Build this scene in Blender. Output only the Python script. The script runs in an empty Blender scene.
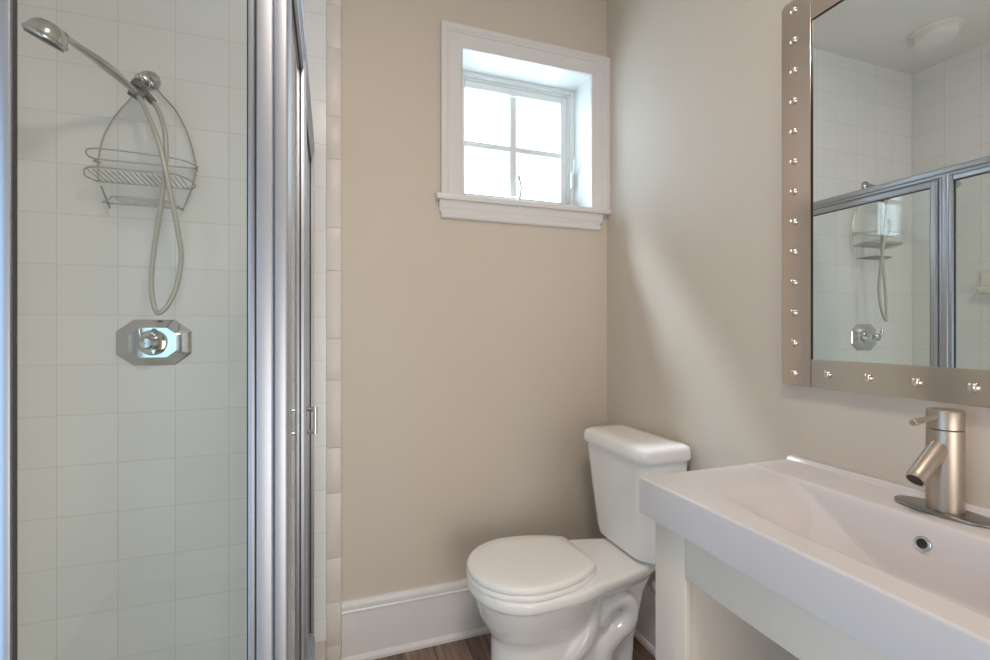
import bpy, bmesh, math, random
from mathutils import Vector, Matrix
random.seed(7)
C = bpy.context.scene
COL = C.collection
PI = math.pi

# ------------------------------------------------------------------ camera
cam_d = bpy.data.cameras.new('camera'); cam = bpy.data.objects.new('camera', cam_d); COL.objects.link(cam)
cam.location = (0, 0, 1.21)
cam.rotation_euler = (math.radians(90), 0, math.radians(-19.38))
cam_d.sensor_width = 36; cam_d.lens = 470 / 990 * 36; cam_d.clip_start = 0.02
C.camera = cam

# ------------------------------------------------------------------ world, lights, exposure
w = bpy.data.worlds.new('sky'); C.world = w; w.use_nodes = True
bg = w.node_tree.nodes['Background']
bg.inputs[0].default_value = (0.68, 0.86, 1.0, 1); bg.inputs[1].default_value = 6.4
def light(name, kind, loc, rot, energy, color, **kw):
    d = bpy.data.lights.new(name, kind); d.energy = energy; d.color = color
    for k, v in kw.items(): setattr(d, k, v)
    o = bpy.data.objects.new(name, d); COL.objects.link(o); o.location = loc; o.rotation_euler = rot
    return o
sun = light('hazy_sun', 'SUN', (0, 4, 4), (0, 0, 0), 19, (0.74, 0.86, 1.0), angle=math.radians(15))
sun.rotation_euler = Vector((.37, -1.0, -1.62)).to_track_quat('-Z', 'Y').to_euler()
light('added_side_fill', 'AREA', (-.96, .06, .95), (0, math.radians(-90), 0), 12.0, (0.44, 0.72, 1.0), shape='RECTANGLE', size=1.8, size_y=.84)  # added cool fill for right wall and sink front, kept out of glass reflections
light('added_rear_fill', 'AREA', (.45, -1.44, .70), (math.radians(90), 0, 0), 22.5, (0.96, 0.92, 0.86), shape='RECTANGLE', size=1.26, size_y=1.34)  # added fill behind the camera, brightens shower tiles and back wall
light('unseen_ceiling_fill', 'AREA', (.20, .10, 2.66), (0, 0, 0), 15.5, (1.0, 0.83, 0.70), shape='DISK', size=.40)  # unseen warm area light added to brighten the room, no fixture modelled
C.view_settings.view_transform = 'Standard'; C.view_settings.look = 'None'
C.view_settings.exposure = 0.07; C.view_settings.gamma = 1.0; C.view_settings.use_curve_mapping = False
C.cycles.max_bounces = 14; C.cycles.transparent_max_bounces = 24; C.cycles.glossy_bounces = 8; C.cycles.diffuse_bounces = 8
C.cycles.sample_clamp_indirect = 6; C.cycles.use_denoising = True

# ------------------------------------------------------------------ materials
def lin(c):
    return tuple(((v / 255) / 12.92 if v / 255 < .04045 else ((v / 255 + .055) / 1.055) ** 2.4) for v in c) + (1,)
def mat(name):
    m = bpy.data.materials.new(name); m.use_nodes = True
    nt = m.node_tree
    return m, nt, nt.nodes['Principled BSDF']
def N(nt, t, **kw):
    n = nt.nodes.new(t)
    for k, v in kw.items(): setattr(n, k, v)
    return n
def simple(name, rgb, rough=.5, metal=0, spec=.5, noise=0, nscale=20, bump=0, bscale=200, coat=0, rnoise=0):
    m, nt, p = mat(name)
    p.inputs['Roughness'].default_value = rough; p.inputs['Metallic'].default_value = metal
    p.inputs['Specular IOR Level'].default_value = spec; p.inputs['Coat Weight'].default_value = coat
    p.inputs['Coat Roughness'].default_value = .05
    tc = N(nt, 'ShaderNodeTexCoord')
    nz = N(nt, 'ShaderNodeTexNoise'); nz.inputs['Scale'].default_value = nscale; nz.inputs['Detail'].default_value = 4
    nt.links.new(tc.outputs['Object'], nz.inputs['Vector'])
    mx = N(nt, 'ShaderNodeMix', data_type='RGBA')
    a = lin(rgb); mx.inputs[6].default_value = tuple(min(1, v * (1 - noise)) for v in a[:3]) + (1,)
    mx.inputs[7].default_value = tuple(min(1, v * (1 + noise)) for v in a[:3]) + (1,)
    nt.links.new(nz.outputs['Fac'], mx.inputs[0]); nt.links.new(mx.outputs[2], p.inputs['Base Color'])
    if rnoise:
        mr = N(nt, 'ShaderNodeMapRange'); mr.inputs['To Min'].default_value = rough - rnoise; mr.inputs['To Max'].default_value = rough + rnoise
        nt.links.new(nz.outputs['Fac'], mr.inputs['Value']); nt.links.new(mr.outputs[0], p.inputs['Roughness'])
    if bump:
        n2 = N(nt, 'ShaderNodeTexNoise'); n2.inputs['Scale'].default_value = bscale
        nt.links.new(tc.outputs['Object'], n2.inputs['Vector'])
        b = N(nt, 'ShaderNodeBump'); b.inputs['Strength'].default_value = bump; b.inputs['Distance'].default_value = .002
        nt.links.new(n2.outputs['Fac'], b.inputs['Height']); nt.links.new(b.outputs[0], p.inputs['Normal'])
    return m
M = {}
M['paint'] = simple('greige_wall_paint', (207, 197, 185), .55, spec=.35, noise=.01, nscale=3, bump=.05, bscale=350)
M['ceiling'] = simple('ceiling_paint', (226, 226, 222), .7, noise=.01, bump=.05)
M['trim'] = simple('white_trim_paint', (222, 220, 221), .32, noise=.01)
M['sash'] = simple('white_sash_vinyl', (228, 232, 232), .35, noise=.01)
M['porcelain'] = simple('white_porcelain', (246, 246, 246), .10, noise=.005, coat=.3)
M['sinkware'] = simple('white_sink_ceramic', (214, 209, 210), .12, noise=.005, coat=.25)
M['seat'] = simple('white_seat_plastic', (246, 245, 244), .22, noise=.005)
M['cabinet'] = simple('warm_white_cabinet_paint', (230, 221, 210), .38, noise=.01)
M['aluminium'] = simple('satin_aluminium', (186, 192, 202), .46, 1, noise=.01, nscale=6)
M['chrome'] = simple('chrome', (215, 218, 220), .07, 1)
M['chrome2'] = simple('satin_chrome', (200, 202, 202), .18, 1)
M['wire'] = simple('steel_wire', (185, 184, 180), .3, 1)
M['hose'] = simple('grey_hose', (190, 189, 183), .35, .3)
M['greyplastic'] = simple('grey_plastic', (104, 106, 108), .4)
M['gasket'] = simple('dark_gasket', (62, 58, 60), .5)
M['black'] = simple('black_edge', (26, 23, 22), .4)
M['stud'] = simple('silver_stud', (228, 216, 207), .13, 1)
M['dark'] = simple('dark_hole', (38, 38, 40), .5)
M['nickel'] = simple('brushed_nickel', (184, 172, 161), .40, 1, noise=.03, nscale=40)
M['plate'] = simple('polished_steel_plate', (158, 157, 154), .22, 1)
M['soap'] = simple('soap_dish_ceramic', (232, 228, 220), .15)
M['fixture'] = simple('white_fixture_plastic', (232, 230, 226), .4)
def frame_metal():
    m, nt, p = mat('warped_polished_sheet_metal')
    p.inputs['Metallic'].default_value = 1; p.inputs['Roughness'].default_value = .15
    p.inputs['Base Color'].default_value = lin((222, 207, 195))
    tc = N(nt, 'ShaderNodeTexCoord'); nz = N(nt, 'ShaderNodeTexNoise'); nz.inputs['Scale'].default_value = 9; nz.inputs['Detail'].default_value = 1
    nt.links.new(tc.outputs['Object'], nz.inputs['Vector'])
    b = N(nt, 'ShaderNodeBump'); b.inputs['Strength'].default_value = .05; b.inputs['Distance'].default_value = .01
    nt.links.new(nz.outputs['Fac'], b.inputs['Height']); nt.links.new(b.outputs[0], p.inputs['Normal'])
    return m
M['frame'] = frame_metal()
def mirror_mat():
    m, nt, p = mat('mirror_silver')
    p.inputs['Metallic'].default_value = 1; p.inputs['Roughness'].default_value = 0
    p.inputs['Base Color'].default_value = (.90, .93, .92, 1)
    return m
M['mirror'] = mirror_mat()
def glass_mat(name, tint):
    m = bpy.data.materials.new(name); m.use_nodes = True; nt = m.node_tree
    nt.nodes.remove(nt.nodes['Principled BSDF']); out = nt.nodes['Material Output']
    tr = N(nt, 'ShaderNodeBsdfTransparent'); tr.inputs[0].default_value = tint
    gl = N(nt, 'ShaderNodeBsdfGlossy'); gl.inputs['Roughness'].default_value = 0; gl.inputs[0].default_value = (.95, .97, .97, 1)
    lw = N(nt, 'ShaderNodeLayerWeight'); lw.inputs['Blend'].default_value = .5
    pw = N(nt, 'ShaderNodeMath', operation='POWER'); pw.inputs[1].default_value = 5
    ml = N(nt, 'ShaderNodeMath', operation='MULTIPLY_ADD'); ml.inputs[1].default_value = .96; ml.inputs[2].default_value = .04
    mx = N(nt, 'ShaderNodeMixShader')
    nt.links.new(lw.outputs['Facing'], pw.inputs[0]); nt.links.new(pw.outputs[0], ml.inputs[0]); nt.links.new(ml.outputs[0], mx.inputs[0])
    nt.links.new(tr.outputs[0], mx.inputs[1]); nt.links.new(gl.outputs[0], mx.inputs[2]); nt.links.new(mx.outputs[0], out.inputs[0])
    return m
M['glass'] = glass_mat('shower_glass', (.955, .975, .96, 1))
M['winglass'] = glass_mat('window_glass', (.98, .99, .985, 1))
M['acrylic'] = glass_mat('clear_acrylic', (.80, .84, .85, 1))
def tile_mat(name, axis, off, zoff, pitch):
    m, nt, p = mat(name); p.inputs['Roughness'].default_value = .22; p.inputs['Specular IOR Level'].default_value = .4
    tc = N(nt, 'ShaderNodeTexCoord'); sp = N(nt, 'ShaderNodeSeparateXYZ'); nt.links.new(tc.outputs['Object'], sp.inputs[0])
    ds = []
    cells = []
    for ax, o in ((axis, off), ('Z', zoff)):
        s = N(nt, 'ShaderNodeMath', operation='SUBTRACT'); s.inputs[1].default_value = o; nt.links.new(sp.outputs[ax], s.inputs[0])
        d = N(nt, 'ShaderNodeMath', operation='DIVIDE'); d.inputs[1].default_value = pitch; nt.links.new(s.outputs[0], d.inputs[0])
        f = N(nt, 'ShaderNodeMath', operation='FLOOR'); nt.links.new(d.outputs[0], f.inputs[0]); cells.append(f)
        pp = N(nt, 'ShaderNodeMath', operation='PINGPONG'); pp.inputs[1].default_value = .5; nt.links.new(d.outputs[0], pp.inputs[0]); ds.append(pp)
    mn = N(nt, 'ShaderNodeMath', operation='MINIMUM'); nt.links.new(ds[0].outputs[0], mn.inputs[0]); nt.links.new(ds[1].outputs[0], mn.inputs[1])
    mr = N(nt, 'ShaderNodeMapRange', interpolation_type='SMOOTHSTEP'); mr.inputs['From Min'].default_value = .004; mr.inputs['From Max'].default_value = .016
    nt.links.new(mn.outputs[0], mr.inputs['Value'])
    cb = N(nt, 'ShaderNodeCombineXYZ'); nt.links.new(cells[0].outputs[0], cb.inputs[0]); nt.links.new(cells[1].outputs[0], cb.inputs[1])
    wn = N(nt, 'ShaderNodeTexWhiteNoise', noise_dimensions='2D'); nt.links.new(cb.outputs[0], wn.inputs['Vector'])
    tm = N(nt, 'ShaderNodeMix', data_type='RGBA'); tm.inputs[6].default_value = lin((227, 229, 231)); tm.inputs[7].default_value = lin((231, 233, 235))
    nt.links.new(wn.outputs['Value'], tm.inputs[0])
    cm = N(nt, 'ShaderNodeMix', data_type='RGBA'); cm.inputs[6].default_value = lin((219, 216, 213))
    nt.links.new(tm.outputs[2], cm.inputs[7]); nt.links.new(mr.outputs[0], cm.inputs[0]); nt.links.new(cm.outputs[2], p.inputs['Base Color'])
    b = N(nt, 'ShaderNodeBump'); b.inputs['Strength'].default_value = .22; b.inputs['Distance'].default_value = .001
    nt.links.new(mr.outputs[0], b.inputs['Height']); nt.links.new(b.outputs[0], p.inputs['Normal'])
    return m
PITCH = .1543
M['tile_x'] = tile_mat('cream_tile_back', 'X', -.0116, 1.4107, PITCH)
M['tile_y'] = tile_mat('cream_tile_side', 'Y', 1.79, 1.4107, PITCH)
M['tile'] = simple('cream_tile_plain', (217, 211, 206), .35, noise=.01)
def floor_mat():
    m, nt, p = mat('dark_wood_planks'); p.inputs['Roughness'].default_value = .42
    tc = N(nt, 'ShaderNodeTexCoord')
    mp = N(nt, 'ShaderNodeMapping'); mp.inputs['Rotation'].default_value = (0, 0, PI / 2); nt.links.new(tc.outputs['Object'], mp.inputs[0])
    br = N(nt, 'ShaderNodeTexBrick'); br.inputs['Scale'].default_value = 1; br.inputs['Brick Width'].default_value = .9; br.inputs['Row Height'].default_value = .125
    br.inputs['Mortar Size'].default_value = .0015; br.inputs['Color1'].default_value = lin((150, 128, 116)); br.inputs['Color2'].default_value = lin((122, 104, 97)); br.inputs['Mortar'].default_value = lin((52, 44, 42))
    nt.links.new(mp.outputs[0], br.inputs['Vector'])
    mp2 = N(nt, 'ShaderNodeMapping'); mp2.inputs['Scale'].default_value = (60, 3.5, 1); nt.links.new(tc.outputs['Object'], mp2.inputs[0])
    nz = N(nt, 'ShaderNodeTexNoise'); nz.inputs['Scale'].default_value = 1; nz.inputs['Detail'].default_value = 6; nt.links.new(mp2.outputs[0], nz.inputs['Vector'])
    rp = N(nt, 'ShaderNodeValToRGB'); rp.color_ramp.elements[0].color = (.45, .42, .42, 1); rp.color_ramp.elements[0].position = .32
    rp.color_ramp.elements[1].color = (1.25, 1.2, 1.15, 1); rp.color_ramp.elements[1].position = .7
    nt.links.new(nz.outputs['Fac'], rp.inputs[0])
    mx = N(nt, 'ShaderNodeMix', data_type='RGBA', blend_type='MULTIPLY'); mx.inputs[0].default_value = 1
    nt.links.new(br.outputs['Color'], mx.inputs[6]); nt.links.new(rp.outputs[0], mx.inputs[7]); nt.links.new(mx.outputs[2], p.inputs['Base Color'])
    return m
M['floor'] = floor_mat()

# ------------------------------------------------------------------ mesh helpers
class MB:
    def __init__(s): s.bm = bmesh.new()
    def box(s, x0, x1, y0, y1, z0, z1, bevel=0, seg=2):
        t = bmesh.new(); bmesh.ops.create_cube(t, size=1)
        for v in t.verts: v.co = Vector((x0 + (v.co.x + .5) * (x1 - x0), y0 + (v.co.y + .5) * (y1 - y0), z0 + (v.co.z + .5) * (z1 - z0)))
        if bevel: bmesh.ops.bevel(t, geom=list(t.edges), offset=bevel, segments=seg, affect='EDGES', profile=.5)
        s.merge(t); return s
    def merge(s, t):
        me = bpy.data.meshes.new('tmp'); t.to_mesh(me); t.free(); s.bm.from_mesh(me); bpy.data.meshes.remove(me)
    def loft(s, rings, cap0=True, cap1=True, closed=True):
        vs = [[s.bm.verts.new(p) for p in r] for r in rings]; n = len(rings[0])
        for a, b in zip(vs, vs[1:]):
            for i in range(n if closed else n - 1):
                j = (i + 1) % n; s.bm.faces.new((a[i], a[j], b[j], b[i]))
        if cap0: s.bm.faces.new(list(reversed(vs[0])))
        if cap1: s.bm.faces.new(vs[-1])
        return s
    def tube(s, pts, r, seg=8, smooth=0, closed=False):
        pts = [Vector(p) for p in pts]
        if smooth:
            q = []; n = len(pts)
            rng = range(n if closed else n - 1)
            for i in rng:
                g = (lambda k: pts[k % n]) if closed else (lambda k: pts[max(0, min(n - 1, k))])
                p0, p1, p2, p3 = g(i - 1), g(i), g(i + 1), g(i + 2)
                for k in range(smooth):
                    t = k / smooth
                    q.append(.5 * ((2 * p1) + (p2 - p0) * t + (2 * p0 - 5 * p1 + 4 * p2 - p3) * t * t + (3 * p1 - p0 - 3 * p2 + p3) * t ** 3))
            if not closed: q.append(pts[-1])
            pts = q
        n = len(pts)
        rad = r if callable(r) else (lambda t: r)
        rings = []; up = None
        for i, p in enumerate(pts):
            a = pts[(i - 1) % n] if (closed or i) else p
            b = pts[(i + 1) % n] if (closed or i < n - 1) else p
            d = (b - a).normalized()
            if up is None:
                up = d.orthogonal().normalized()
            up = (up - d * up.dot(d)).normalized(); sd = d.cross(up)
            R = rad(i / max(1, n - 1))
            rings.append([p + (up * math.cos(2 * PI * k / seg) + sd * math.sin(2 * PI * k / seg)) * R for k in range(seg)])
        if closed:
            rings.append(rings[0]); s.loft(rings, False, False)
            bmesh.ops.remove_doubles(s.bm, verts=s.bm.verts, dist=1e-5)
        else: s.loft(rings)
        return s
    def lathe(s, origin, axis, prof, seg=32):
        """prof: list of (radius, height) along axis"""
        o = Vector(origin); a = Vector(axis).normalized(); u = a.orthogonal().normalized(); v = a.cross(u)
        rings = [[o + a * h + (u * math.cos(2 * PI * k / seg) + v * math.sin(2 * PI * k / seg)) * max(r, 1e-5) for k in range(seg)] for r, h in prof]
        s.loft(rings); return s
    def prism(s, poly, z0, z1):
        s.loft([[(x, y, z0) for x, y in poly], [(x, y, z1) for x, y in poly]]); return s
    def build(s, name, m, parent=None, angle=38, wn=False):
        bmesh.ops.recalc_face_normals(s.bm, faces=s.bm.faces)
        if parent is not None:
            off = Vector(parent['_o']) if '_o' in parent else Vector((0, 0, 0))
            bmesh.ops.translate(s.bm, verts=s.bm.verts, vec=-off)
        me = bpy.data.meshes.new(name); s.bm.to_mesh(me); s.bm.free()
        for p in me.polygons: p.use_smooth = True
        me.set_sharp_from_angle(angle=math.radians(angle))
        me.materials.append(M[m] if isinstance(m, str) else m)
        o = bpy.data.objects.new(name, me); COL.objects.link(o)
        if parent is not None:
            o.parent = parent
            if '_o' in parent: o['_o'] = list(off)
        return o
def thing(name, label, cat, loc=(0, 0, 0), group=None):
    o = bpy.data.objects.new(name, None); COL.objects.link(o); o.location = loc; o['_o'] = list(loc); o.empty_display_size = .05
    o['label'] = label; o['category'] = cat
    if group: o['group'] = group
    return o
def struct(o, label=None, cat=None):
    o['kind'] = 'structure'
    if label: o['label'] = label
    if cat: o['category'] = cat
    return o
def rrect(x0, x1, y0, y1, r, z, n=6):
    rs = r if isinstance(r, (list, tuple)) else [r] * 4
    P = []
    for (cx, cy, a0, R) in ((x1 - rs[0], y1 - rs[0], 0, rs[0]), (x0 + rs[1], y1 - rs[1], 90, rs[1]), (x0 + rs[2], y0 + rs[2], 180, rs[2]), (x1 - rs[3], y0 + rs[3], 270, rs[3])):
        for k in range(n + 1):
            a = math.radians(a0 + 90 * k / n); P.append((cx + R * math.cos(a), cy + R * math.sin(a), z))
    return P

# ------------------------------------------------------------------ room shell
XR, XL, YB, YN, ZC = 1.159, -.957, 1.80, -1.40, 2.706
WX0, WX1, WZ0, WZ1 = .49, 1.076, 1.737, 2.322     # window opening
m = MB(); m.box(XL - .15, XR + .15, YN - .15, YB + .2, -.12, 0)
struct(m.build('floor', 'floor'), 'dark grey brown wood plank floor', 'floor')
m = MB(); m.box(XL - .15, XR + .15, YN - .15, YB + .2, ZC, ZC + .12)
struct(m.build('ceiling', 'ceiling'), 'pale ceiling seen in the mirror', 'ceiling')
m = MB()
m.box(XL - .15, WX0, YB, YB + .2, 0, ZC); m.box(WX1, XR + .15, YB, YB + .2, 0, ZC)
m.box(WX0, WX1, YB, YB + .2, 0, WZ0); m.box(WX0, WX1, YB, YB + .2, WZ1, ZC)
struct(m.build('wall_back', 'paint'), 'beige painted wall with the small window', 'wall')
m = MB(); m.box(XR, XR + .15, YN, YB, 0, ZC); struct(m.build('wall_right', 'paint'), 'beige painted wall behind mirror and vanity', 'wall')
m = MB(); m.box(XL - .12, XL, .50, YB, 0, ZC); m.box(XL - .12, XL, YN, -.38, 0, ZC); m.box(XL - .12, XL, -.38, .50, 2.10, ZC)
struct(m.build('wall_left', 'paint'), 'left wall of the bathroom with an opening added for the side fill', 'wall')  # opening is invented to let the cool side fill in
m = MB(); m.box(XL - 1.2, XL - 1.1, YN, YB, 0, ZC); m.box(XL - 1.1, XL - .12, YN - .1, YN, 0, ZC); m.box(XL - 1.1, XL - .12, YB, YB + .1, 0, ZC); m.box(XL - 1.2, XL - .12, YN, YB, ZC, ZC + .1); m.box(XL - 1.2, XL - .15, YN, YB, -.1, 0)
struct(m.build('wall_sky_block_left', 'paint'), 'added unseen shell keeping sky out of the left opening', 'wall')  # unseen boxes added only to block sky behind the side fill
m = MB(); m.box(XL - .12, XR + .15, YN - 1.1, YN - 1.0, 0, ZC); m.box(XL - .2, XL - .12, YN - 1.1, YN - .12, 0, ZC); m.box(XR + .15, XR + .25, YN - 1.1, YN - .12, 0, ZC); m.box(XL - .12, XR + .15, YN - 1.1, YN - .12, ZC, ZC + .1); m.box(XL - .12, XR + .15, YN - 1.1, YN - .15, -.1, 0)
struct(m.build('wall_sky_block_near', 'paint'), 'added unseen shell keeping sky out of the near opening', 'wall')  # unseen boxes added to close off sky behind the rear fill
m = MB(); m.box(XL - .12, -.19, YN - .12, YN, 0, ZC); m.box(1.09, XR + .15, YN - .12, YN, 0, ZC); m.box(-.19, 1.09, YN - .12, YN, 2.10, ZC)
struct(m.build('wall_near', 'paint'), 'wall behind the viewer with an opening added for the rear fill', 'wall')  # opening is made up to seat the rear fill light
# tiled shower walls
m = MB(); m.box(XL + .01, -.0116, YB - .01, YB, 0, ZC); struct(m.build('wall_shower_back', 'tile_x'), 'cream square tiles behind the shower fittings', 'wall')
m = MB(); m.box(XL, XL + .01, .62, YB, 0, ZC); struct(m.build('wall_shower_left', 'tile_y'), 'cream square tiles on the far side of the shower', 'wall')
zc = [-.01]
z = .229
steps = [.158, .235, .163, .244, .15, .245, .155, .247, .155, .245, .155, .245, .155]
zc = [.071, .229]
for s_ in steps: zc.append(zc[-1] + s_)
zc = [0.0] + zc + [ZC]
m = MB()
for a, b in zip(zc, zc[1:]):
    if b - a > .01: m.box(-.0112, .039, YB - .0115, YB, a + .0003, b - .0003, .0012)
struct(m.build('trim_1', 'tile'), 'strip of cream bullnose tiles edging the shower wall', 'tile trim')
# shower floor pan + curb
m = MB(); m.box(XL + .01, -.10, .70, YB - .01, 0, .05, .004); struct(m.build('trim_2', 'tile'), 'shower floor pan', 'shower floor')
m = MB(); m.box(-.10, -.0116, .595, YB - .0115, 0, .10, .006); m.box(XL + .01, -.10, .595, .70, 0, .10, .006)
struct(m.build('trim_3', 'tile'), 'tiled curb under the shower glass', 'curb')
# baseboards
def baseboard(name, L, place, label):
    prof = [(0, 0), (.024, 0), (.024, .012), (.018, .022), (.014, .024), (.014, .178), (.017, .181), (.017, .186), (.013, .19), (.015, .202), (.0125, .214), (.007, .222), (0, .222)]
    m = MB(); r0 = [place(0, d, z) for d, z in prof]; r1 = [place(L, d, z) for d, z in prof]
    m.loft([r0, r1]); return struct(m.build(name, 'trim', angle=25), label, 'baseboard')
baseboard('baseboard_back', XR - .040, lambda s, d, z: (.040 + s, YB - d, z), 'tall white baseboard along the wall under the window')
baseboard('baseboard_right', 2.9, lambda s, d, z: (XR - d, YB - .0245 - s, z), 'tall white baseboard behind the toilet and vanity')

# ------------------------------------------------------------------ window
win = thing('window_1', 'small square white casement window with four panes', 'window', (.783, YB, WZ0)); struct(win)
m = MB()
def casing(m):
    # mitred picture-frame moulding, three sides; profile: (offset outward from opening edge, protrusion)
    prof = [(-.004, 0), (-.004, .014), (0, .017), (.003, .014), (.052, .014), (.055, .019), (.060, .019), (.063, .023), (.083, .023), (.083, 0)]
    def pt(corner, o, d):
        x0, x1, z1 = WX0 - o, WX1 + o, WZ1 + o
        return {0: (x0, YB - d, WZ0), 1: (x0, YB - d, z1), 2: (x1, YB - d, z1), 3: (x1, YB - d, WZ0)}[corner]
    m.loft([[pt(c, o, d) for o, d in prof] for c in range(4)])
casing(m); m.build('casing', 'trim', win, angle=25)
m = MB()      # sill (stool)
m.box(.386, XR, YB - .036, YB, WZ0 - .022, WZ0, .004); m.box(WX0, WX1, YB, YB + .135, WZ0 - .022, WZ0)
m.build('window_sill', 'trim', win)
prof = [(0, 0), (.0, -.068), (.012, -.068), (.016, -.062), (.016, -.052), (.011, -.046), (.013, -.036), (.018, -.026), (.018, -.014), (.022, -.004), (.022, 0)]
m = MB(); m.loft([[(.400 + (.008 if z < -.04 else 0), YB - d, WZ0 - .022 + z) for d, z in prof], [(1.128 - (.012 if z < -.04 else 0), YB - d, WZ0 - .022 + z) for d, z in prof]])
m.build('apron', 'trim', win, angle=25)
m = MB(); T = .004    # lining of the deep reveal
m.box(WX0, WX0 + T, YB, YB + .2, WZ0, WZ1); m.box(WX1 - T, WX1, YB, YB + .2, WZ0, WZ1); m.box(WX0, WX1, YB, YB + .2, WZ1 - T, WZ1)
m.build('jamb_lining', 'sash', win)
def ring_frame(m, x0, x1, z0, z1, wd, y0, y1, bev=.002):
    m.box(x0, x0 + wd, y0, y1, z0, z1, bev); m.box(x1 - wd, x1, y0, y1, z0, z1, bev)
    m.box(x0 + wd, x1 - wd, y0, y1, z0, z0 + wd, bev); m.box(x0 + wd, x1 - wd, y0, y1, z1 - wd, z1, bev)
m = MB(); ring_frame(m, WX0 + T, WX1 - T, WZ0, WZ1 - T, .018, YB + .135, YB + .19); ring_frame(m, WX0 + T + .018, WX1 - T - .018, WZ0 + .018, WZ1 - T - .018, .012, YB + .148, YB + .19)
m.build('window_frame', 'sash', win)
SX0, SX1, SZ0, SZ1 = WX0 + .029, WX1 - .035, WZ0 + .034, WZ1 - .034
m = MB(); ring_frame(m, SX0, SX1, SZ0, SZ1, .031, YB + .152, YB + .185, .004)
mx_, mz_ = (SX0 + SX1) / 2 - .005, 2.018
m.box(mx_ - .016, mx_ + .016, YB + .156, YB + .182, SZ0 + .036, SZ1 - .036, .004); m.box(SX0 + .031, SX1 - .031, YB + .157, YB + .181, mz_ - .013, mz_ + .013, .004)
sash = m.build('sash', 'sash', win)
for xa, xb in ((SX0 + .029, mx_ - .014), (mx_ + .014, SX1 - .029)):
    for za, zb in ((SZ0 + .034, mz_ - .011), (mz_ + .011, SZ1 - .034)):
        m = MB(); m.box(xa, xb, YB + .167, YB + .171, za, zb); m.build('pane', 'winglass', sash)
m = MB(); m.box(.745, .80, YB + .105, YB + .135, WZ0, WZ0 + .022, .005)
m.tube([(.765, YB + .105, WZ0 + .02), (.782, YB + .098, WZ0 + .05), (.785, YB + .09, WZ0 + .095), (.775, YB + .086, WZ0 + .128)], .0055, 8, 5)
m.lathe((.773, YB + .086, WZ0 + .132), (0, 0, 1), [(.002, -.009), (.008, -.004), (.008, .006), (.002, .011)], 12)
o = m.build('crank', 'sash', win); o['label'] = 'white folding crank handle'
m = MB(); m.box(WX1 - .030, WX1 - .020, YB + .115, YB + .137, 1.86, 1.935, .003); m.tube([(WX1 - .026, YB + .116, 1.92), (WX1 - .026, YB + .098, 1.945), (WX1 - .026, YB + .098, 1.985)], .005, 8, 4)
m.build('latch', 'sash', win)

# ------------------------------------------------------------------ shower enclosure
GX, FY = -.066, .64          # glass planes (side: x = GX, front: y = FY)
enc = thing('shower_enclosure', 'corner shower enclosure of clear glass in satin silver frames', 'shower enclosure', (GX, FY, .10))
def hollow(m, x0, x1, y0, y1, z0, z1): m.box(x0, x1, y0, y1, z0, z1, .0025)
m = MB()      # header with stepped profile, side then front
m.box(GX - .018, -.0500, FY + .02, YB - .0125, 1.838, 1.864, .006, 3); m.box(GX - .014, -.0535, FY + .02, YB - .0125, 1.826, 1.838, .002)
m.box(XL + .012, GX + .016, FY - .018, FY + .018, 1.838, 1.864, .006, 3); m.box(XL + .012, GX + .016, FY - .014, FY + .014, 1.826, 1.838, .002)
m.build('header', 'aluminium', enc)
m = MB(); m.box(GX - .017, -.049, FY + .02, YB - .0125, .10, .125, .004); m.box(XL + .012, GX, FY - .017, FY + .017, .10, .125, .004)
m.build('bottom_track', 'aluminium', enc)
m = MB()      # corner post, grooved
m.box(-.0835, -.0640, FY - .020, FY + .016, .125, 1.838, .003, 3); m.box(-.0640, -.0477, FY - .017, FY + .016, .125, 1.838, .004, 3)
m.box(-.0800, -.0490, FY + .016, FY + .062, .125, 1.826, .003)
m.build('corner_post', 'aluminium', enc)
m = MB(); m.box(-.0925, -.0835, FY - .010, FY + .010, .125, 1.826, .002); o = m.build('post_stile', 'aluminium', enc)
m = MB(); m.box(-.0943, -.0925, FY - .006, FY + .006, .125, 1.826); m.box(-.0838, -.0830, FY - .0205, FY + .010, .125, 1.826); m.build('gasket', 'gasket', enc)
m = MB(); m.box(-.3245, -.3146, FY - .010, FY + .001, .125, 1.826, .0012); m.box(-.3320, -.3245, FY - .006, FY + .001, .125, 1.826, .0012); m.build('stile', 'aluminium', enc)
m = MB(); m.box(-.3146, -.3116, FY - .0048, FY - .0032, .125, 1.826); m.build('gasket', 'gasket', enc)
m = MB(); m.box(-.3144, -.0940, FY - .003, FY + .003, .125, 1.826); m.build('front_pane', 'glass', enc)
m = MB(); m.box(XL + .030, -.3295, FY - .003, FY + .003, .125, 1.826); m.build('front_pane', 'glass', enc)
m = MB(); m.box(XL + .0105, XL + .030, FY - .012, FY + .012, .125, 1.826, .003); m.build('wall_jamb', 'aluminium', enc)
m = MB(); m.box(GX - .003, GX + .003, FY + .062, 1.156, .125, 1.826); m.build('side_pane', 'glass', enc)
m = MB()      # strike post in the side run + frame of the fixed pane
m.box(GX - .014, GX + .012, 1.156, 1.170, .125, 1.826, .003); m.box(GX - .017, GX + .0155, 1.170, 1.190, .125, 1.838, .004, 3); m.box(GX - .013, GX + .011, 1.190, 1.201, .125, 1.826, .003)
m.box(GX - .011, GX + .011, FY + .062, 1.156, 1.806, 1.826, .003)
m.build('strike_post', 'aluminium', enc)
m = MB(); m.box(GX - .005, GX + .005, 1.1535, 1.156, .125, 1.806); m.box(GX - .005, GX + .005, FY + .062, 1.156, 1.803, 1.806); m.build('gasket', 'gasket', enc)
m = MB(); m.box(GX - .012, GX + .014, 1.772, YB - .0125, .125, 1.826, .003); m.build('wall_jamb', 'aluminium', enc)
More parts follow.
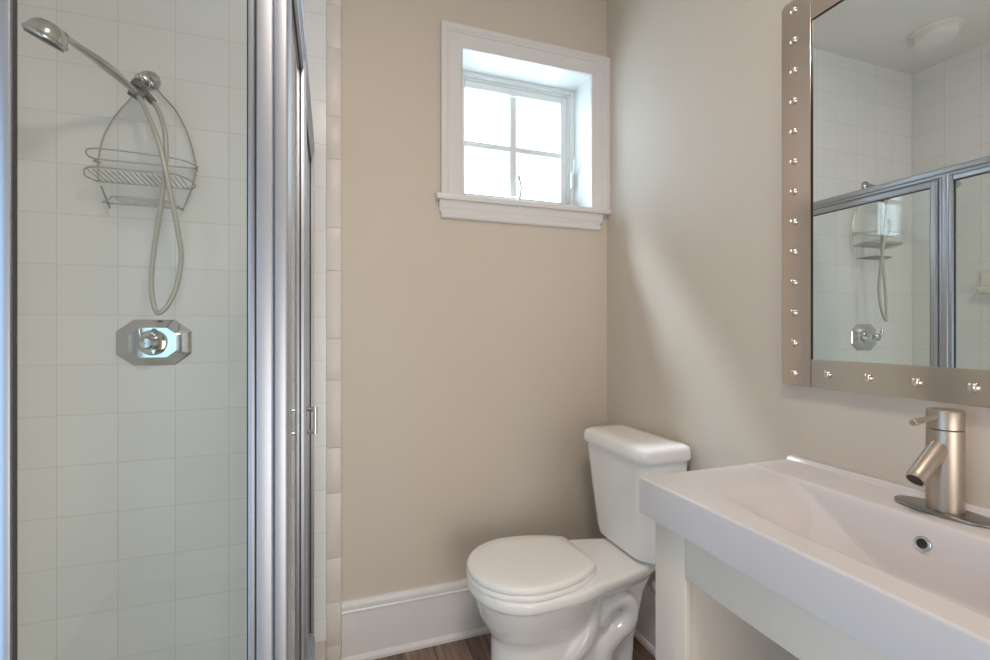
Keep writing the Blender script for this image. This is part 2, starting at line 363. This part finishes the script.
# door (part) with frame, pane, handle (sub-parts)
m = MB(); D0, D1 = 1.206, 1.768
for a, b, z0, z1 in ((D0, D0 + .026, .135, 1.822), (D1 - .024, D1, .135, 1.822), (D0 + .026, D1 - .024, 1.796, 1.822), (D0 + .026, D1 - .024, .135, .165)):
    m.box(GX - .010, GX + .010, a, b, z0, z1, .003); 
for a, b, z0, z1 in ((D0 + .004, D0 + .016, .14, 1.818),): m.box(GX - .012, GX + .0125, a, b, z0, z1, .003)
door = m.build('door', 'aluminium', enc); door['label'] = 'framed glass shower door'
m = MB(); m.box(GX - .003, GX + .003, D0 + .024, D1 - .022, .163, 1.798); m.build('pane', 'glass', door)
m = MB()
for a, b, z0, z1 in ((D0 + .026, D0 + .0285, .165, 1.796), (D1 - .0265, D1 - .024, .165, 1.796), (D0 + .026, D1 - .024, 1.7935, 1.796)): m.box(GX - .006, GX + .006, a, b, z0, z1)
m.build('gasket', 'gasket', door)
for sgn in (1, -1):
    m = MB(); hx = GX + sgn * .032
    for hz in (1.012, .955): 
        m.tube([(GX + sgn * .003, 1.262, hz), (hx, 1.262, hz)], .0055, 10)
        m.lathe((GX + sgn * .003, 1.262, hz), (sgn, 0, 0), [(.008, 0), (.008, .003), (.005, .005)], 12)
    m.tube([(hx, 1.262, 1.017), (hx, 1.262, .950)], .0055, 10); m.build('handle', 'chrome', door)

# ------------------------------------------------------------------ shower fittings on the tiled wall
YW = YB - .01
arm = thing('shower_outlet', 'chrome shower outlet pipe with grey bracket holding the hand shower', 'shower outlet', (-.545, YW, 2.0))
m = MB(); m.lathe((-.545, YW, 2.008), (0, -1, 0), [(.032, 0), (.032, .004), (.026, .012), (.016, .018), (.012, .02)], 28); m.build('flange', 'chrome2', arm)
m = MB(); m.tube([(-.545, YW, 2.008), (-.545, YW - .03, 2.004), (-.546, YW - .065, 1.975), (-.547, YW - .085, 1.952)], .0105, 12, 5); m.build('pipe', 'chrome2', arm)
m = MB(); m.lathe((-.546, YW - .048, 1.988), (0, -.75, -.6), [(.012, 0), (.020, .003), (.022, .012), (.020, .022), (.013, .025)], 20); m.build('nut', 'chrome2', arm)
m = MB(); m.lathe((-.548, 1.710, 1.962), (-.05, -.6, -.8), [(.010, 0), (.017, .003), (.018, .022), (.012, .030)], 20)
m.lathe((-.532, 1.700, 1.914), (-.62, -.25, .30), [(.014, 0), (.016, .002), (.0165, .036), (.013, .038)], 20)
m.tube([(-.548, 1.708, 1.955), (-.545, 1.698, 1.925)], .010, 10)
m.build('bracket', 'greyplastic', arm)
m = MB(); m.tube([(-.538, 1.705, 1.945), (-.510, 1.705, 1.907)], lambda t: .010 + .001 * math.sin(t * 20), 14, 4); m.build('hose_connector', 'greyplastic', arm)

hs = thing('hand_shower', 'silver hand shower with long pale hose looped below it', 'hand shower', (-.55, 1.69, 1.93))
ax = Vector((.43, -.18, .885)).normalized(); hc = Vector((-.668, 1.475, 1.935))
m = MB(); m.lathe(hc, ax, [(.038, -.004), (.043, -.003), (.045, .002), (.044, .007), (.041, .009), (.0405, .011), (.038, .020), (.032, .031), (.023, .039), (.010, .043), (.001, .044)], 36); m.build('head', 'chrome2', hs)
m = MB(); m.lathe(hc - ax * .0045, ax, [(.039, -.001), (.0385, -.003), (.001, -.0035)], 36); m.build('face_plate', 'greyplastic', hs)
m = MB(); m.tube([hc + ax * .030 + Vector((.022, .012, -.006)), (-.628, 1.515, 1.955), (-.600, 1.575, 1.950), (-.572, 1.635, 1.938), (-.546, 1.690, 1.920)],
    lambda t: .0085 + .0050 * math.exp(-((t - .62) / .22) ** 2) - .0005 * t, 14, 8); m.build('handle', 'chrome2', hs)
h1 = [(-.543, 1.690, 1.915), (-.523, 1.672, 1.878), (-.494, 1.655, 1.81), (-.474, 1.648, 1.748), (-.461, 1.645, 1.687), (-.445, 1.645, 1.598), (-.429, 1.645, 1.504), (-.421, 1.645, 1.427), (-.432, 1.645, 1.344), (-.455, 1.645, 1.284), (-.480, 1.645, 1.260),
      (-.495, 1.655, 1.292), (-.501, 1.66, 1.357), (-.495, 1.662, 1.446), (-.482, 1.663, 1.550), (-.470, 1.662, 1.655), (-.464, 1.660, 1.745), (-.468, 1.664, 1.806), (-.486, 1.680, 1.865), (-.509, 1.704, 1.907)]
m = MB(); m.tube(h1, .0068, 10, 8); o = m.build('hose', 'hose', hs); o['label'] = 'pale grey shower hose'

val = thing('shower_valve', 'octagonal silver shower valve with clear lever on tiled wall', 'shower valve', (-.530, YW, 1.170))
def octa(a, b, ca, cb, y): return [(-.530 + x, y, 1.170 + z) for x, z in ((a, cb), (ca, b), (-ca, b), (-a, cb), (-a, -cb), (-ca, -b), (ca, -b), (a, -cb))]
m = MB(); m.loft([octa(.103, .073, .056, .036, YW), octa(.103, .073, .056, .036, YW - .004), octa(.099, .070, .053, .034, YW - .007), octa(.064, .047, .037, .025, YW - .021), octa(.060, .043, .034, .022, YW - .021)])
m.lathe((-.530, YW - .020, 1.170), (0, -1, 0), [(.041, -.002), (.041, .002), (.036, .007), (.026, .010)], 36)
m.build('escutcheon', 'chrome', val, angle=20)
m = MB(); m.lathe((-.530, YW - .010, 1.170), (0, -1, 0), [(.036, 0), (.036, .006), (.030, .014), (.024, .017), (.021, .030), (.021, .045), (.017, .048)], 28); m.build('stem', 'chrome', val)
m = MB(); m.lathe((-.530, YW - .056, 1.170), (0, -1, 0), [(.012, 0), (.019, .004), (.020, .020), (.014, .026), (.001, .027)], 20)
m.tube([(-.530, YW - .070, 1.170), (-.543, YW - .080, 1.188), (-.545, YW - .086, 1.214)], lambda t: .009 - .003 * t, 10, 4)
m.build('lever', 'chrome2', val)

cad = thing('shower_caddy', 'silver wire shower caddy hanging from the shower arm', 'shower caddy', (-.543, 1.775, 1.60))
CY = 1.772; wr = .0022
m = MB(); m.tube([(-.545, CY - .012, 2.0195), (-.560, CY - .010, 2.004), (-.582, CY, 1.950), (-.623, CY, 1.888), (-.654, CY, 1.824), (-.669, CY, 1.766), (-.674, CY, 1.700), (-.670, CY, 1.667)], wr, 6, 5)
m.tube([(-.545, CY - .012, 2.0195), (-.526, CY - .008, 2.000), (-.512, CY, 1.968), (-.471, CY, 1.921), (-.438, CY, 1.854), (-.418, CY, 1.782), (-.413, CY, 1.733), (-.426, CY, 1.666), (-.452, CY, 1.593)], wr, 6, 5)
m.tube([(-.666, CY, 1.655), (-.640, CY - .01, 1.586)], wr * 1.2, 6)
m.build('frame', 'wire', cad)
m = MB(); FYc = CY - .10
m.tube([(-.675, CY, 1.736), (-.684, CY - .03, 1.733), (-.672, CY - .08, 1.732), (-.645, FYc, 1.737), (-.55, FYc, 1.737), (-.43, FYc, 1.730), (-.402, FYc + .03, 1.727), (-.400, CY - .03, 1.735), (-.412, CY, 1.737)], wr, 6, 6)
m.tube([(-.675, CY, 1.736), (-.412, CY, 1.737)], wr, 6)
for x, s_ in ((-.672, 1), (-.415, -1)): m.tube([(x, CY, 1.737), (x - s_ * .010, CY - .008, 1.727), (x + s_ * .012, CY - .012, 1.724)], wr, 6, 4)
m.build('rail', 'wire', cad)
m = MB()
m.tube([(-.672, CY, 1.668), (-.690, CY - .04, 1.672), (-.655, FYc, 1.682), (-.55, FYc, 1.682), (-.44, FYc, 1.682), (-.405, CY - .04, 1.674), (-.425, CY, 1.668)], wr, 6, 6)
m.tube([(-.672, CY, 1.668), (-.425, CY, 1.668)], wr, 6)
for k in range(17):
    t = k / 16; m.tube([(-.662 + t * .232, CY, 1.668), (-.668 + t * .235, FYc + .012, 1.680)], wr * .75, 5)
m.build('basket', 'wire', cad)
m = MB(); m.tube([(-.662, CY, 1.604), (-.620, CY - .06, 1.606), (-.600, CY - .078, 1.607), (-.49, CY - .078, 1.607), (-.47, CY - .06, 1.605), (-.447, CY, 1.600)], wr, 6, 5); m.tube([(-.655, CY, 1.603), (-.447, CY, 1.601)], wr, 6)
for k in range(11):
    t = k / 10; m.tube([(-.600 + t * .140, CY, 1.602), (-.606 + t * .118, CY - .076, 1.606)], wr * .6, 5)
m.build('soap_tray', 'wire', cad)

sd = thing('soap_dish', 'cream ceramic soap dish on tiled shower wall seen in the mirror', 'soap dish', (XL + .01, 1.403, 1.40))
m = MB(); m.box(XL + .0095, XL + .022, 1.328, 1.478, 1.395, 1.52, .006, 3); m.box(XL + .015, XL + .060, 1.331, 1.475, 1.40, 1.418, .008, 3); m.box(XL + .052, XL + .062, 1.331, 1.475, 1.41, 1.435, .005, 3)
m.box(XL + .015, XL + .060, 1.331, 1.343, 1.41, 1.435, .005, 3); m.box(XL + .015, XL + .060, 1.463, 1.475, 1.41, 1.435, .005, 3)
m.build('dish', 'soap', sd)
cl = thing('ceiling_fixture', 'round white ceiling fixture above the shower seen in the mirror', 'ceiling fixture', (-.577, 1.482, ZC))
m = MB(); m.lathe((-.577, 1.482, ZC), (0, 0, -1), [(.10, 0), (.10, .008), (.094, .012), (.088, .012)], 40); m.build('base', 'fixture', cl)
m = MB(); m.lathe((-.577, 1.482, ZC - .011), (0, 0, -1), [(.084, 0), (.084, .026), (.077, .036), (.001, .040)], 40); m.build('cover', 'fixture', cl)

# ------------------------------------------------------------------ toilet
TY, TK = 1.4425, 1.461
toi = thing('toilet', 'white two piece toilet with closed lid beside the vanity', 'toilet', (.78, TY, 0))
def egg(x0, xm, x1, wd, z, n=48, bk=2.6, back=None):
    """closed outline: tip at x0, widest at xm, rear at x1"""
    P = []
    for k in range(n):
        t = 2 * PI * k / n; cx, sy = math.cos(t), math.sin(t)
        if cx < 0: x = xm + (xm - x0) * cx; y = wd * sy
        else:
            x = xm + (x1 - xm) * abs(cx) ** (2 / bk); y = wd * math.copysign(abs(sy) ** (2 / bk), sy)
        P.append((x, TY + y, z))
    return P
m = MB()
m.loft([egg(.475, .62, 1.02, .112, 0.0), egg(.485, .62, 1.01, .106, .03), egg(.497, .63, 1.00, .098, .12), egg(.497, .63, 1.005, .097, .205), egg(.494, .62, 1.02, .100, .222), egg(.481, .60, .90, .116, .245), egg(.461, .59, .875, .140, .285), egg(.447, .58, .875, .158, .33), egg(.438, .58, .90, .168, .362), egg(.436, .58, .92, .170, .367), egg(.423, .58, .95, .182, .372), egg(.420, .58, .95, .185, .385), egg(.422, .58, .95, .184, .402), egg(.427, .58, .95, .178, .409)])
# rear deck under the tank
def deck(g, z):
    h = [(.78, .168), (.86, .158), (.94, .140), (1.02, .118), (1.06, .104), (1.085, .092), (1.095, .075)]
    return [(x + g * (x > 1.05), TY - y - g, z) for x, y in h] + [(x + g * (x > 1.05), TY + y + g, z) for x, y in reversed(h)]
m.loft([deck(-.03, .345), deck(-.010, .372), deck(-.002, .384), deck(0, .394), deck(0, .406), deck(-.005, .413)])
# rear pedestal and neck
m.loft([rrect(.80, .985, TY - .085, TY + .085, .03, 0), rrect(.80, 1.00, TY - .078, TY + .078, .03, .15), rrect(.80, 1.045, TY - .072, TY + .072, .03, .30), rrect(.80, 1.080, TY - .080, TY + .080, .03, .37)])
# trapway relief on both sides and foot
for sg in (-1, 1):
    yy = TY + sg * .084
    m.tube([(.70, TY + sg * .060, .12), (.757, yy, .175), (.80, yy, .235), (.825, yy - sg * .01, .33)], .036, 12, 6)
    m.tube([(.858, yy - sg * .004, .03), (.860, yy, .100), (.866, yy, .152), (.905, yy, .192), (.950, yy, .222), (.958, yy, .275), (.920, yy, .306), (.872, yy, .292), (.848, yy - sg * .01, .235)], .034, 12, 6)
m.loft([egg(.465, .62, 1.02, .128, 0.0), egg(.475, .62, 1.01, .120, .018)])
raw = m.build('raw', 'porcelain')
md = raw.modifiers.new('r', 'REMESH'); md.mode = 'VOXEL'; md.voxel_size = .0045; md.use_smooth_shade = True
ms = raw.modifiers.new('s', 'SMOOTH'); ms.factor = .5; ms.iterations = 9
dg = bpy.context.evaluated_depsgraph_get(); me = bpy.data.meshes.new_from_object(raw.evaluated_get(dg))
bpy.data.objects.remove(raw)
for p in me.polygons: p.use_smooth = True
me.transform(Matrix.Translation(-Vector(toi['_o'])))
me.name = 'bowl'; bowl = bpy.data.objects.new('bowl', me); COL.objects.link(bowl); bowl.parent = toi
if not me.materials: me.materials.append(M['porcelain'])
def seat_outline(grow, z, x1=.822, n=40):
    P = []; xm, a, wd = .600, .180 + grow, .180 + grow
    hb = .100 + grow
    for k in range(n + 1):      # front half ellipse from +y to -y
        t = PI / 2 + PI * k / n; P.append((xm + a * math.cos(t), TY + wd * math.sin(t), z))
    L = x1 + grow - xm
    back = [(xm + L * k / 14, wd * math.sqrt(1 - (L * k / 14 / .268) ** 2)) for k in range(1, 15)]
    hb = 0
    for x, y in back: P.append((x, TY - max(y, hb), z))
    for x, y in reversed(back): P.append((x, TY + max(y, hb), z))
    return P
m = MB(); m.loft([seat_outline(-.006, .4085), seat_outline(.001, .411), seat_outline(.002, .418), seat_outline(-.002, .4255), seat_outline(-.008, .4275)]); m.build('seat', 'seat', toi, angle=50)
m = MB(); m.loft([seat_outline(-.006, .4285), seat_outline(.000, .431), seat_outline(.001, .440), seat_outline(-.003, .4465), seat_outline(-.012, .450), seat_outline(-.05, .4515), seat_outline(-.09, .452)]); m.build('lid', 'seat', toi, angle=50)
for sg in (-1, 1):
    m = MB(); m.box(.812, .836, TY + sg * .070 - .018, TY + sg * .070 + .018, .411, .424, .004, 3); m.build('hinge', 'seat', toi)
m = MB(); q = lambda r: [.03, r, r, .03]
m.loft([rrect(1.02, 1.120, TK - .130, TK + .130, q(.06), .414), rrect(.998, 1.132, TK - .150, TK + .150, q(.075), .417), rrect(.983, 1.138, TK - .172, TK + .174, q(.08), .430), rrect(.978, 1.138, TK - .175, TK + .178, q(.075), .46), rrect(.967, 1.140, TK - .181, TK + .183, q(.065), .58), rrect(.953, 1.145, TK - .194, TK + .194, q(.048), .775)])
tank = m.build('tank', 'porcelain', toi)
m = MB(); m.lathe((.9585, 1.372, .720), (-1, 0, -.06), [(.0065, -.004), (.0065, .0012), (.001, .0014)], 16); o = m.build('handle_hole', 'dark', tank); o['label'] = 'small dark hole where the flush handle is missing'
m = MB(); r = [.03, .05, .05, .03]
m.loft([rrect(.956, 1.142, TK - .194, TK + .194, r, .7755), rrect(.944, 1.148, TK - .203, TK + .203, r, .777), rrect(.942, 1.150, TK - .205, TK + .205, r, .785), rrect(.944, 1.149, TK - .204, TK + .204, r, .808), rrect(.950, 1.146, TK - .199, TK + .199, r, .819), rrect(.962, 1.136, TK - .186, TK + .186, r, .8245), rrect(1.0, 1.10, TK - .15, TK + .15, r, .826)])
m.build('tank_lid', 'porcelain', toi, angle=50)
for sg in (-1, 1):
    m = MB(); m.lathe((.79, TY + sg * .112, .01), (0, 0, 1), [(.024, 0), (.023, .012), (.016, .022), (.001, .025)], 20); m.build('bolt_cap', 'seat', toi)
sv = thing('supply_valve', 'small white water shutoff valve on wall behind the toilet', 'shutoff valve', (1.145, 1.40, .290))
m = MB(); m.lathe((1.159, 1.40, .290), (-1, 0, 0), [(.024, 0), (.024, .003), (.010, .008), (.0085, .010), (.0085, .040)], 20); m.build('stub', 'chrome', sv)
m = MB(); m.lathe((1.122, 1.40, .280), (0, 0, 1), [(.010, 0), (.012, .003), (.012, .022), (.009, .026)], 16); m.build('body', 'chrome', sv)
m = MB(); m.lathe((1.120, 1.40, .292), (-1, -.1, 0), [(.006, 0), (.006, .010), (.016, .012), (.017, .020), (.010, .024)], 18); m.build('knob', 'seat', sv)
m = MB(); m.tube([(1.122, 1.40, .305), (1.122, 1.395, .345), (1.116, 1.385, .39), (1.110, 1.38, .411)], .005, 8, 5); m.build('supply_hose', 'hose', sv)

# ------------------------------------------------------------------ vanity cabinet, sink, faucet
CX0, CX1, CY0, CY1, CZ = .700, 1.132, .225, .889, .786
van = thing('vanity_cabinet', 'warm white open fronted vanity cabinet under the sink', 'vanity cabinet', ((CX0 + CX1) / 2, (CY0 + CY1) / 2, 0))
m = MB(); m.box(CX0, CX0 + .018, .7945, CY1, 0, CZ, .0012); m.build('stile', 'cabinet', van)
m = MB(); m.box(CX0, CX0 + .018, CY0, CY0 + .0945, 0, CZ, .0012); m.build('stile', 'cabinet', van)
m = MB(); m.box(CX0, CX0 + .018, CY0 + .0952, .7938, .689, CZ, .0012); m.build('rail', 'cabinet', van)
m = MB(); m.box(CX0 + .0185, CX1, CY1 - .094, CY1, 0, CZ); m.build('side_panel', 'cabinet', van)
m = MB(); m.box(CX0 + .0185, CX1, CY0, CY0 + .094, 0, CZ); m.build('side_panel', 'cabinet', van)
m = MB(); m.box(CX1 - .015, CX1 - .001, CY0 + .0945, CY1 - .0945, 0, CZ); m.build('back_panel', 'cabinet', van)
m = MB(); m.box(CX0 + .004, CX1 - .0155, CY0 + .0952, CY1 - .0952, .10, .12, .001); m.build('shelf', 'cabinet', van)
m = MB(); m.box(CX0 + .002, CX0 + .018, CY0 + .0952, CY1 - .0952, 0, .099, .001); m.build('toe_board', 'cabinet', van)
SXa, SXb, SYa, SYb, SZ = .680, 1.158, .194, .920, .870
snk = thing('sink', 'white rectangular ceramic sink top with sloped basin on vanity', 'sink', ((SXa + SXb) / 2, (SYa + SYb) / 2, .787))
def smin(vals, k=.010):
    s_ = vals[0]
    for v in vals[1:]:
        hh = max(0, min(1, .5 + .5 * (v - s_) / k)); s_ = v * (1 - hh) + s_ * hh - k * hh * (1 - hh)
    return s_
def sink_z(x, y):
    sp = lambda v, k: .5 * (v + math.sqrt(v * v + k * k)) - .0
    ramp = smin([.62 * (sp(.782 - y, .05) - sp(.782 - SYb, .05)), 1.1 * (sp(y - .272, .03) - sp(SYa - .272, .03))], .01)
    d = smin([ramp, .112], .02)
    f = max(0, min(1, (y - .585) / .16)); wd = .052 + .19 * f * f * (3 - 2 * f)
    u = max(0, min(1, (x - .736) / wd)); e_ = .12; u = u * u / (2 * e_) if u < e_ else (u - e_ / 2); d *= min(1, u / (1 - e_ / 2))
    d = smin([d, 4.2 * sp(1.008 - x, .003)], .012)
    d = .5 * (d + math.sqrt(d * d + 4e-6)); z = SZ - d
    lip = max(0, min(1, (x - 1.140) / .006)); z += .009 * lip * lip * (3 - 2 * lip)
    e = min(x - SXa, y - SYa, SYb - y); R = .005
    if e < R: z -= R - math.sqrt(max(0, R * R - (R - e) ** 2))
    return z
def axis_samples(a, b, n, edge):
    v = [a, a + .0007, a + .002, a + .0035, a + .005]; 
    if edge == 2: tail = [b - .005, b - .0035, b - .002, b - .0007, b]
    else: tail = [b]
    lo, hi = a + .005, (b - .005 if edge == 2 else b)
    v += [lo + (hi - lo) * k / n for k in range(1, n)] + tail
    return v
xs = axis_samples(SXa, SXb, 170, 1); ys = axis_samples(SYa, SYb, 230, 2)
m = MB(); bm = m.bm
top = [[bm.verts.new((x, y, sink_z(x, y))) for y in ys] for x in xs]
bot = [[bm.verts.new((x, y, min(.787, sink_z(x, y) - .012))) for y in ys] for x in xs]
for i in range(len(xs) - 1):
    for j in range(len(ys) - 1):
        bm.faces.new((top[i][j], top[i + 1][j], top[i + 1][j + 1], top[i][j + 1])); bm.faces.new((bot[i][j], bot[i][j + 1], bot[i + 1][j + 1], bot[i + 1][j]))
for i in range(len(xs) - 1):
    for j in (0, len(ys) - 1): bm.faces.new((top[i][j], top[i + 1][j], bot[i + 1][j], bot[i][j]))
for j in range(len(ys) - 1):
    for i in (0, len(xs) - 1): bm.faces.new((top[i][j], top[i][j + 1], bot[i][j + 1], bot[i][j]))
basin = m.build('basin', 'sinkware', snk, angle=50)
on = Vector((-1, 0, .28)).normalized(); oc = Vector((.9975, .537, .829))
m = MB(); m.lathe(oc, on, [(.0085, .002), (.0085, .0035), (.0105, .004), (.013, .003), (.0135, 0), (.0135, -.004), (.0085, -.004)], 28); ov = m.build('overflow_ring', 'chrome', snk)
m = MB(); m.lathe(oc, on, [(.009, -.004), (.009, .0022), (.001, .0024)], 24); m.build('overflow_hole', 'dark', ov)
m = MB(); m.lathe((.872, .557, .758), (0, 0, 1), [(.030, -.004), (.030, .003), (.022, .004), (.020, .007), (.001, .008)], 28); m.build('drain', 'chrome', snk)

FX, FYf = 1.088, .551
fau = thing('faucet', 'brushed nickel single lever faucet on oval plate behind the basin', 'faucet', (FX, FYf, SZ))
m = MB()
def oval(a, b, z):
    P = []
    for k in range(64):
        t = 2 * PI * k / 64; P.append((FX - .006 + a * math.cos(t), FYf + b * math.copysign(abs(math.sin(t)) ** .75, math.sin(t)), z))
    return P
m.loft([oval(.034, .078, SZ + .0003), oval(.034, .078, SZ + .004), oval(.031, .075, SZ + .006), oval(.02, .06, SZ + .0062)]); m.build('base_plate', 'plate', fau)
m = MB(); m.lathe((FX, FYf, SZ + .0055), (0, 0, 1), [(.0272, 0), (.0272, .005), (.0272, .148), (.026, .149)], 40); m.build('body', 'nickel', fau)
m = MB(); m.lathe((FX, FYf, SZ + .1555), (0, 0, 1), [(.026, 0), (.0272, .001), (.0272, .032), (.0255, .036), (.001, .037)], 40); cap = m.build('cap', 'nickel', fau)
m = MB(); m.tube([(FX - .024, FYf, 1.049), (FX - .098, FYf - .002, 1.043)], lambda t: .0042 + .0012 * (t > .6), 12, 0)
m.lathe((FX - .098, FYf - .002, 1.043), (-1, 0, -.08), [(.0042, -.025), (.0056, -.024), (.0058, -.002), (.004, 0)], 14); m.build('lever', 'nickel', cap)
sd_ = Vector((-.80, -.01, -.60)).normalized(); s0 = Vector((FX - .012, FYf, .996))
m = MB(); m.lathe(s0, sd_, [(.0155, 0), (.0155, .088), (.015, .090)], 32); m.build('spout', 'nickel', fau)
m = MB(); m.lathe(s0 + sd_ * .0895, sd_, [(.015, 0), (.0153, .002), (.015, .006), (.0125, .007), (.0122, .005)], 28); ae = m.build('aerator', 'nickel', fau)
m = MB(); m.lathe(s0 + sd_ * .0930, sd_, [(.0121, 0), (.0121, .002), (.001, .0022)], 24); m.build('aerator_screen', 'dark', ae)

# ------------------------------------------------------------------ mirror with studded metal frame
MX, MY0, MY1, MZ0, MZ1, FW = 1.135, .187, .9275, 1.067, 2.067, .080
mir = thing('wall_mirror', 'rectangular wall mirror in studded polished metal frame above the sink', 'mirror', (XR, .557, MZ0))
m = MB(); m.box(1.1385, 1.150, MY0 + FW - .004, MY1 - FW + .004, MZ0 + .066, MZ1 - FW + .004); m.build('mirror_glass', 'mirror', mir)
m = MB(); ym0, ym1, zm0, zm1 = MY0 + FW - .0035, MY1 - FW + .0035, MZ0 + .0655, MZ1 - FW + .0035
for a, b, c, d in ((ym0 - .0005, ym0 + .0015, zm0, zm1), (ym1 - .0065, ym1 + .0005, zm0, zm1), (ym0, ym1, zm1 - .0065, zm1 + .0005)): m.box(1.1362, 1.139, a, b, c, d)
m.build('inner_edge', 'black', mir)
rnd = .014
def plate(y0, y1, z0, z1, x, corners, name):
    P = [(MX + x - MX, 0, 0)]
    ring = []
    for (cy, cz, a0, R) in ((y1 - corners[0], z1 - corners[0], 0, corners[0]), (y0 + corners[1], z1 - corners[1], 90, corners[1]), (y0 + corners[2], z0 + corners[2], 180, corners[2]), (y1 - corners[3], z0 + corners[3], 270, corners[3])):
        for k in range(5):
            a = math.radians(a0 + 22.5 * k); ring.append((cy + R * math.cos(a), cz + R * math.sin(a)))
    m = MB(); e = .0006
    cy, cz = (y0 + y1) / 2, (z0 + z1) / 2
    sh = lambda p: (p[0] - math.copysign(e, p[0] - cy), p[1] - math.copysign(e, p[1] - cz))
    m.loft([[(1.1588, y, z) for y, z in ring], [(x + e, y, z) for y, z in ring], [(x,) + sh(p) for p in ring]]); return m.build(name, 'frame', mir, angle=15)
c0 = .0005
plate(MY1 - FW, MY1, MZ0, MZ1, MX, (rnd, c0, c0, .003), 'frame_side')
plate(MY0, MY0 + FW, MZ0, MZ1, MX, (c0, rnd, .003, c0), 'frame_side')
plate(MY0 + FW + .0008, MY1 - FW - .0008, MZ0, MZ0 + .070, MX + .0008, (c0, c0, c0, c0), 'frame_bottom')
plate(MY0 + FW + .0008, MY1 - FW - .0008, MZ1 - FW, MZ1, MX + .0008, (c0, c0, c0, c0), 'frame_top')
m = MB(); m.lathe((0, 0, 0), (-1, 0, 0), [(.0100, 0), (.0100, .0012), (.0090, .0038), (.0056, .0064), (.0012, .0074)], 16)
stud = m.build('nailhead', 'stud', mir)
spots = []
z = 2.040
while z > MZ0 + .01:
    spots += [(MY1 - .035, z), (MY0 + .035, z)]; z -= .0785
for y in (.806, .7145, .6225, .532, .441, .350, .274): spots += [(y, MZ0 + .036), (y, MZ1 - .036)]
for k, (y, z) in enumerate(spots):
    o = stud if k == 0 else stud.copy()
    if k: COL.objects.link(o)
    o.parent = mir; o.location = Vector((MX + .0004, y, z)) - Vector(mir['_o'])
stud.data.transform(Matrix.Translation(Vector(mir['_o'])))
for o in bpy.data.objects:
    if '_o' in o: del o['_o']
